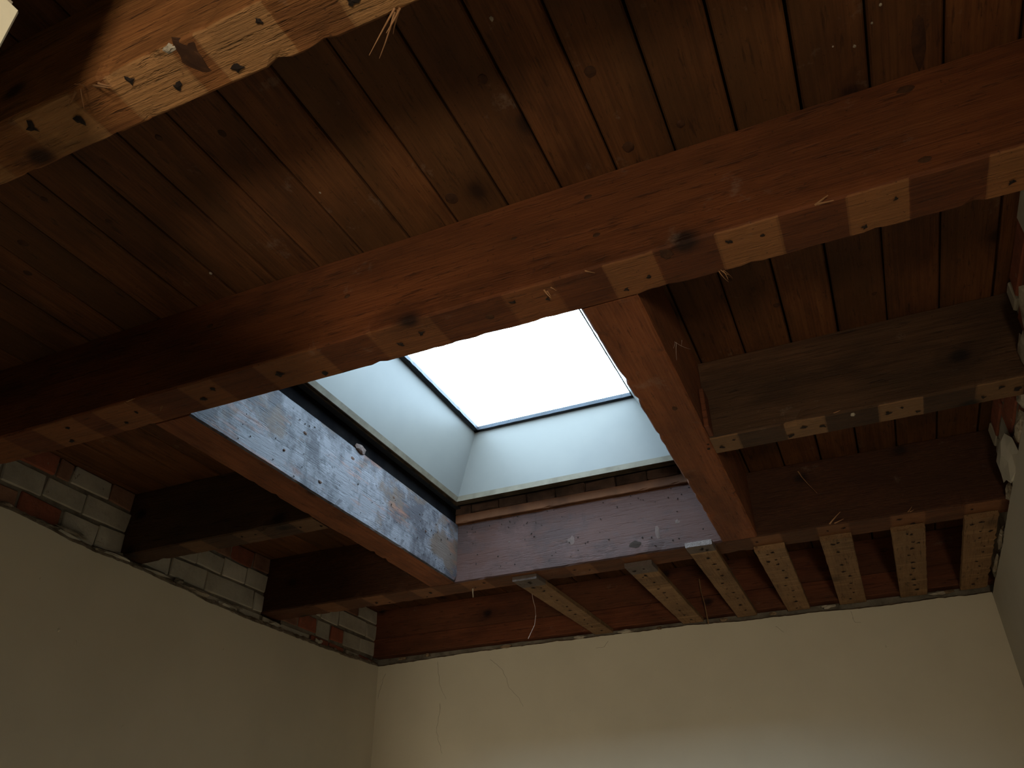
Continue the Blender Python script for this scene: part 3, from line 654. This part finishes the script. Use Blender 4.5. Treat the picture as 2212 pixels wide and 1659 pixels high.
slab('well_panel', [(BX0, BY1, BZ), (BX1, BY1, BZ), (TX1, TY1, TZ), (TX0, TY1, TZ)], (0, 1, 0), .014, 'panel', 'panel_edge')
slab('well_panel', [(BX1, BY1, BZ), (BX1, BY0, BZ), (TX1, TY0, TZ), (TX1, TY1, TZ)], (1, 0, 0), .014, 'panel', 'panel_edge')
slab('well_panel', [(BX1, BY0, BZ), (BX0, BY0, BZ), (TX0, TY0, TZ), (TX1, TY0, TZ)], (0, -1, 0), .014, 'panel', 'panel_edge')
slab('panel_rim', [(BX0-.001, BY0, BZ-.003), (BX0-.001, BY1, BZ-.003), (BX0+.006, BY1, BZ+.016), (BX0+.006, BY0, BZ+.016)], (-1, 0, 0), .004, 'panel_rim')
slab('panel_rim', [(BX0, BY1-.003, BZ-.003), (BX1, BY1-.003, BZ-.003), (BX1, BY1-.001, BZ+.020), (BX0, BY1-.001, BZ+.020)], (0, 1, 0), .004, 'panel_rim')
def strip(name, p, q, wdt, hgt, mat, seed, inward, parent=None, n=60, amp=.003):
    """bar from p to q whose inner edge is uneven; inward = unit vector in plan"""
    vs = []; fs = []; I = Vector(inward)
    for i in range(n+1):
        c = Vector(p).lerp(Vector(q), i/n); e = nz(i*.13+seed, seed, 0, 3)*amp+nz(i*.5+seed, 0, seed, 3)*amp*.6
        for (a, b) in ((0, 0), (wdt+e, 0), (wdt+e*.4, hgt), (0, hgt)): v = c+I*a; vs.append((v.x, v.y, v.z+b))
    for i in range(n):
        for k in range(4): fs.append((i*4+k, i*4+(k+1) % 4, (i+1)*4+(k+1) % 4, (i+1)*4+k))
    fs.append((3, 2, 1, 0)); fs.append(tuple(n*4+k for k in range(4)))
    o = link(name, vs, fs, mat, parent=parent or sk)
    bm = bmesh.new(); bm.from_mesh(o.data); bmesh.ops.recalc_face_normals(bm, faces=bm.faces[:]); bm.to_mesh(o.data); bm.free()
    return o
zt = TZ-.004
strip('frame', (TX0-.02, TY0-.02, zt), (TX0-.02, TY1+.02, zt), .042, .016, 'gasket', 1, (1, 0, 0), amp=.004)
strip('frame', (TX0-.02, TY1+.02, zt), (TX1+.02, TY1+.02, zt), .038, .016, 'gasket', 2, (0, -1, 0), amp=.0025)
strip('frame', (TX1+.02, TY0-.02, zt), (TX1+.02, TY1+.02, zt), .0225, .016, 'panel', 3, (-1, 0, 0), amp=.001)
strip('frame', (TX0-.02, TY0-.02, zt), (TX1+.02, TY0-.02, zt), .030, .016, 'gasket', 4, (0, 1, 0), amp=.002)
box('pane', 'pane', TX0-.02, TX1+.02, TY0-.02, TY1+.02, TZ+.014, TZ+.018, parent=sk)
# curb around the well, outside
for (a, b, c, d) in ((-1.60, -1.405, 1.1, 2.9), (-.475, -.25, 1.1, 2.9), (-1.405, -.475, 1.1, 1.32), (-1.405, -.475, 2.64, 2.9)):
    box('curb', 'void', a, b, c, d, 1.3355, 1.594, parent=sk)
for (a, b, c, d) in ((-1.60, TX0-.02, 1.1, 2.9), (TX1+.02, -.25, 1.1, 2.9), (TX0-.02, TX1+.02, 1.1, TY0-.02), (TX0-.02, TX1+.02, TY1+.02, 2.9)):
    box('curb_cap', 'void', a, b, c, d, 1.5945, 1.622, parent=sk)
# black membrane and flashing between trimmer and well
box('membrane', 'membrane', -1.4475, -1.4305, OY0, 2.70, D+.001, 1.334, parent=sk)
strip('flashing', (-1.430, 1.30, 1.300), (-1.430, 2.69, 1.300), .022, .004, 'gasket', 7, (1, 0, 0), amp=.006)
strip('flashing', (-1.4045, 1.34, 1.296), (-1.4045, 2.64, 1.296), .005, .008, 'panel_edge', 8, (1, 0, 0), amp=.006)
strip('flashing', (-1.41, 2.654, 1.298), (-.46, 2.654, 1.298), .020, .006, 'panel_edge', 9, (0, -1, 0), amp=.003)
ba = beam('batten', 'batten', 'x', -1.43, -.387, 2.694, 2.7105, D+.001, 1.2735, 61, (), None, step=.02, amp=.003, ch=.002, nick=.01)
tag(ba, 'raw orange wood strip above the painted header face under the roof board ends', 'batten')
pb = lump('plaster_lump', (-1.424, 1.985, 1.245), (.010, .030, .016), 'scrape', 8, sk)
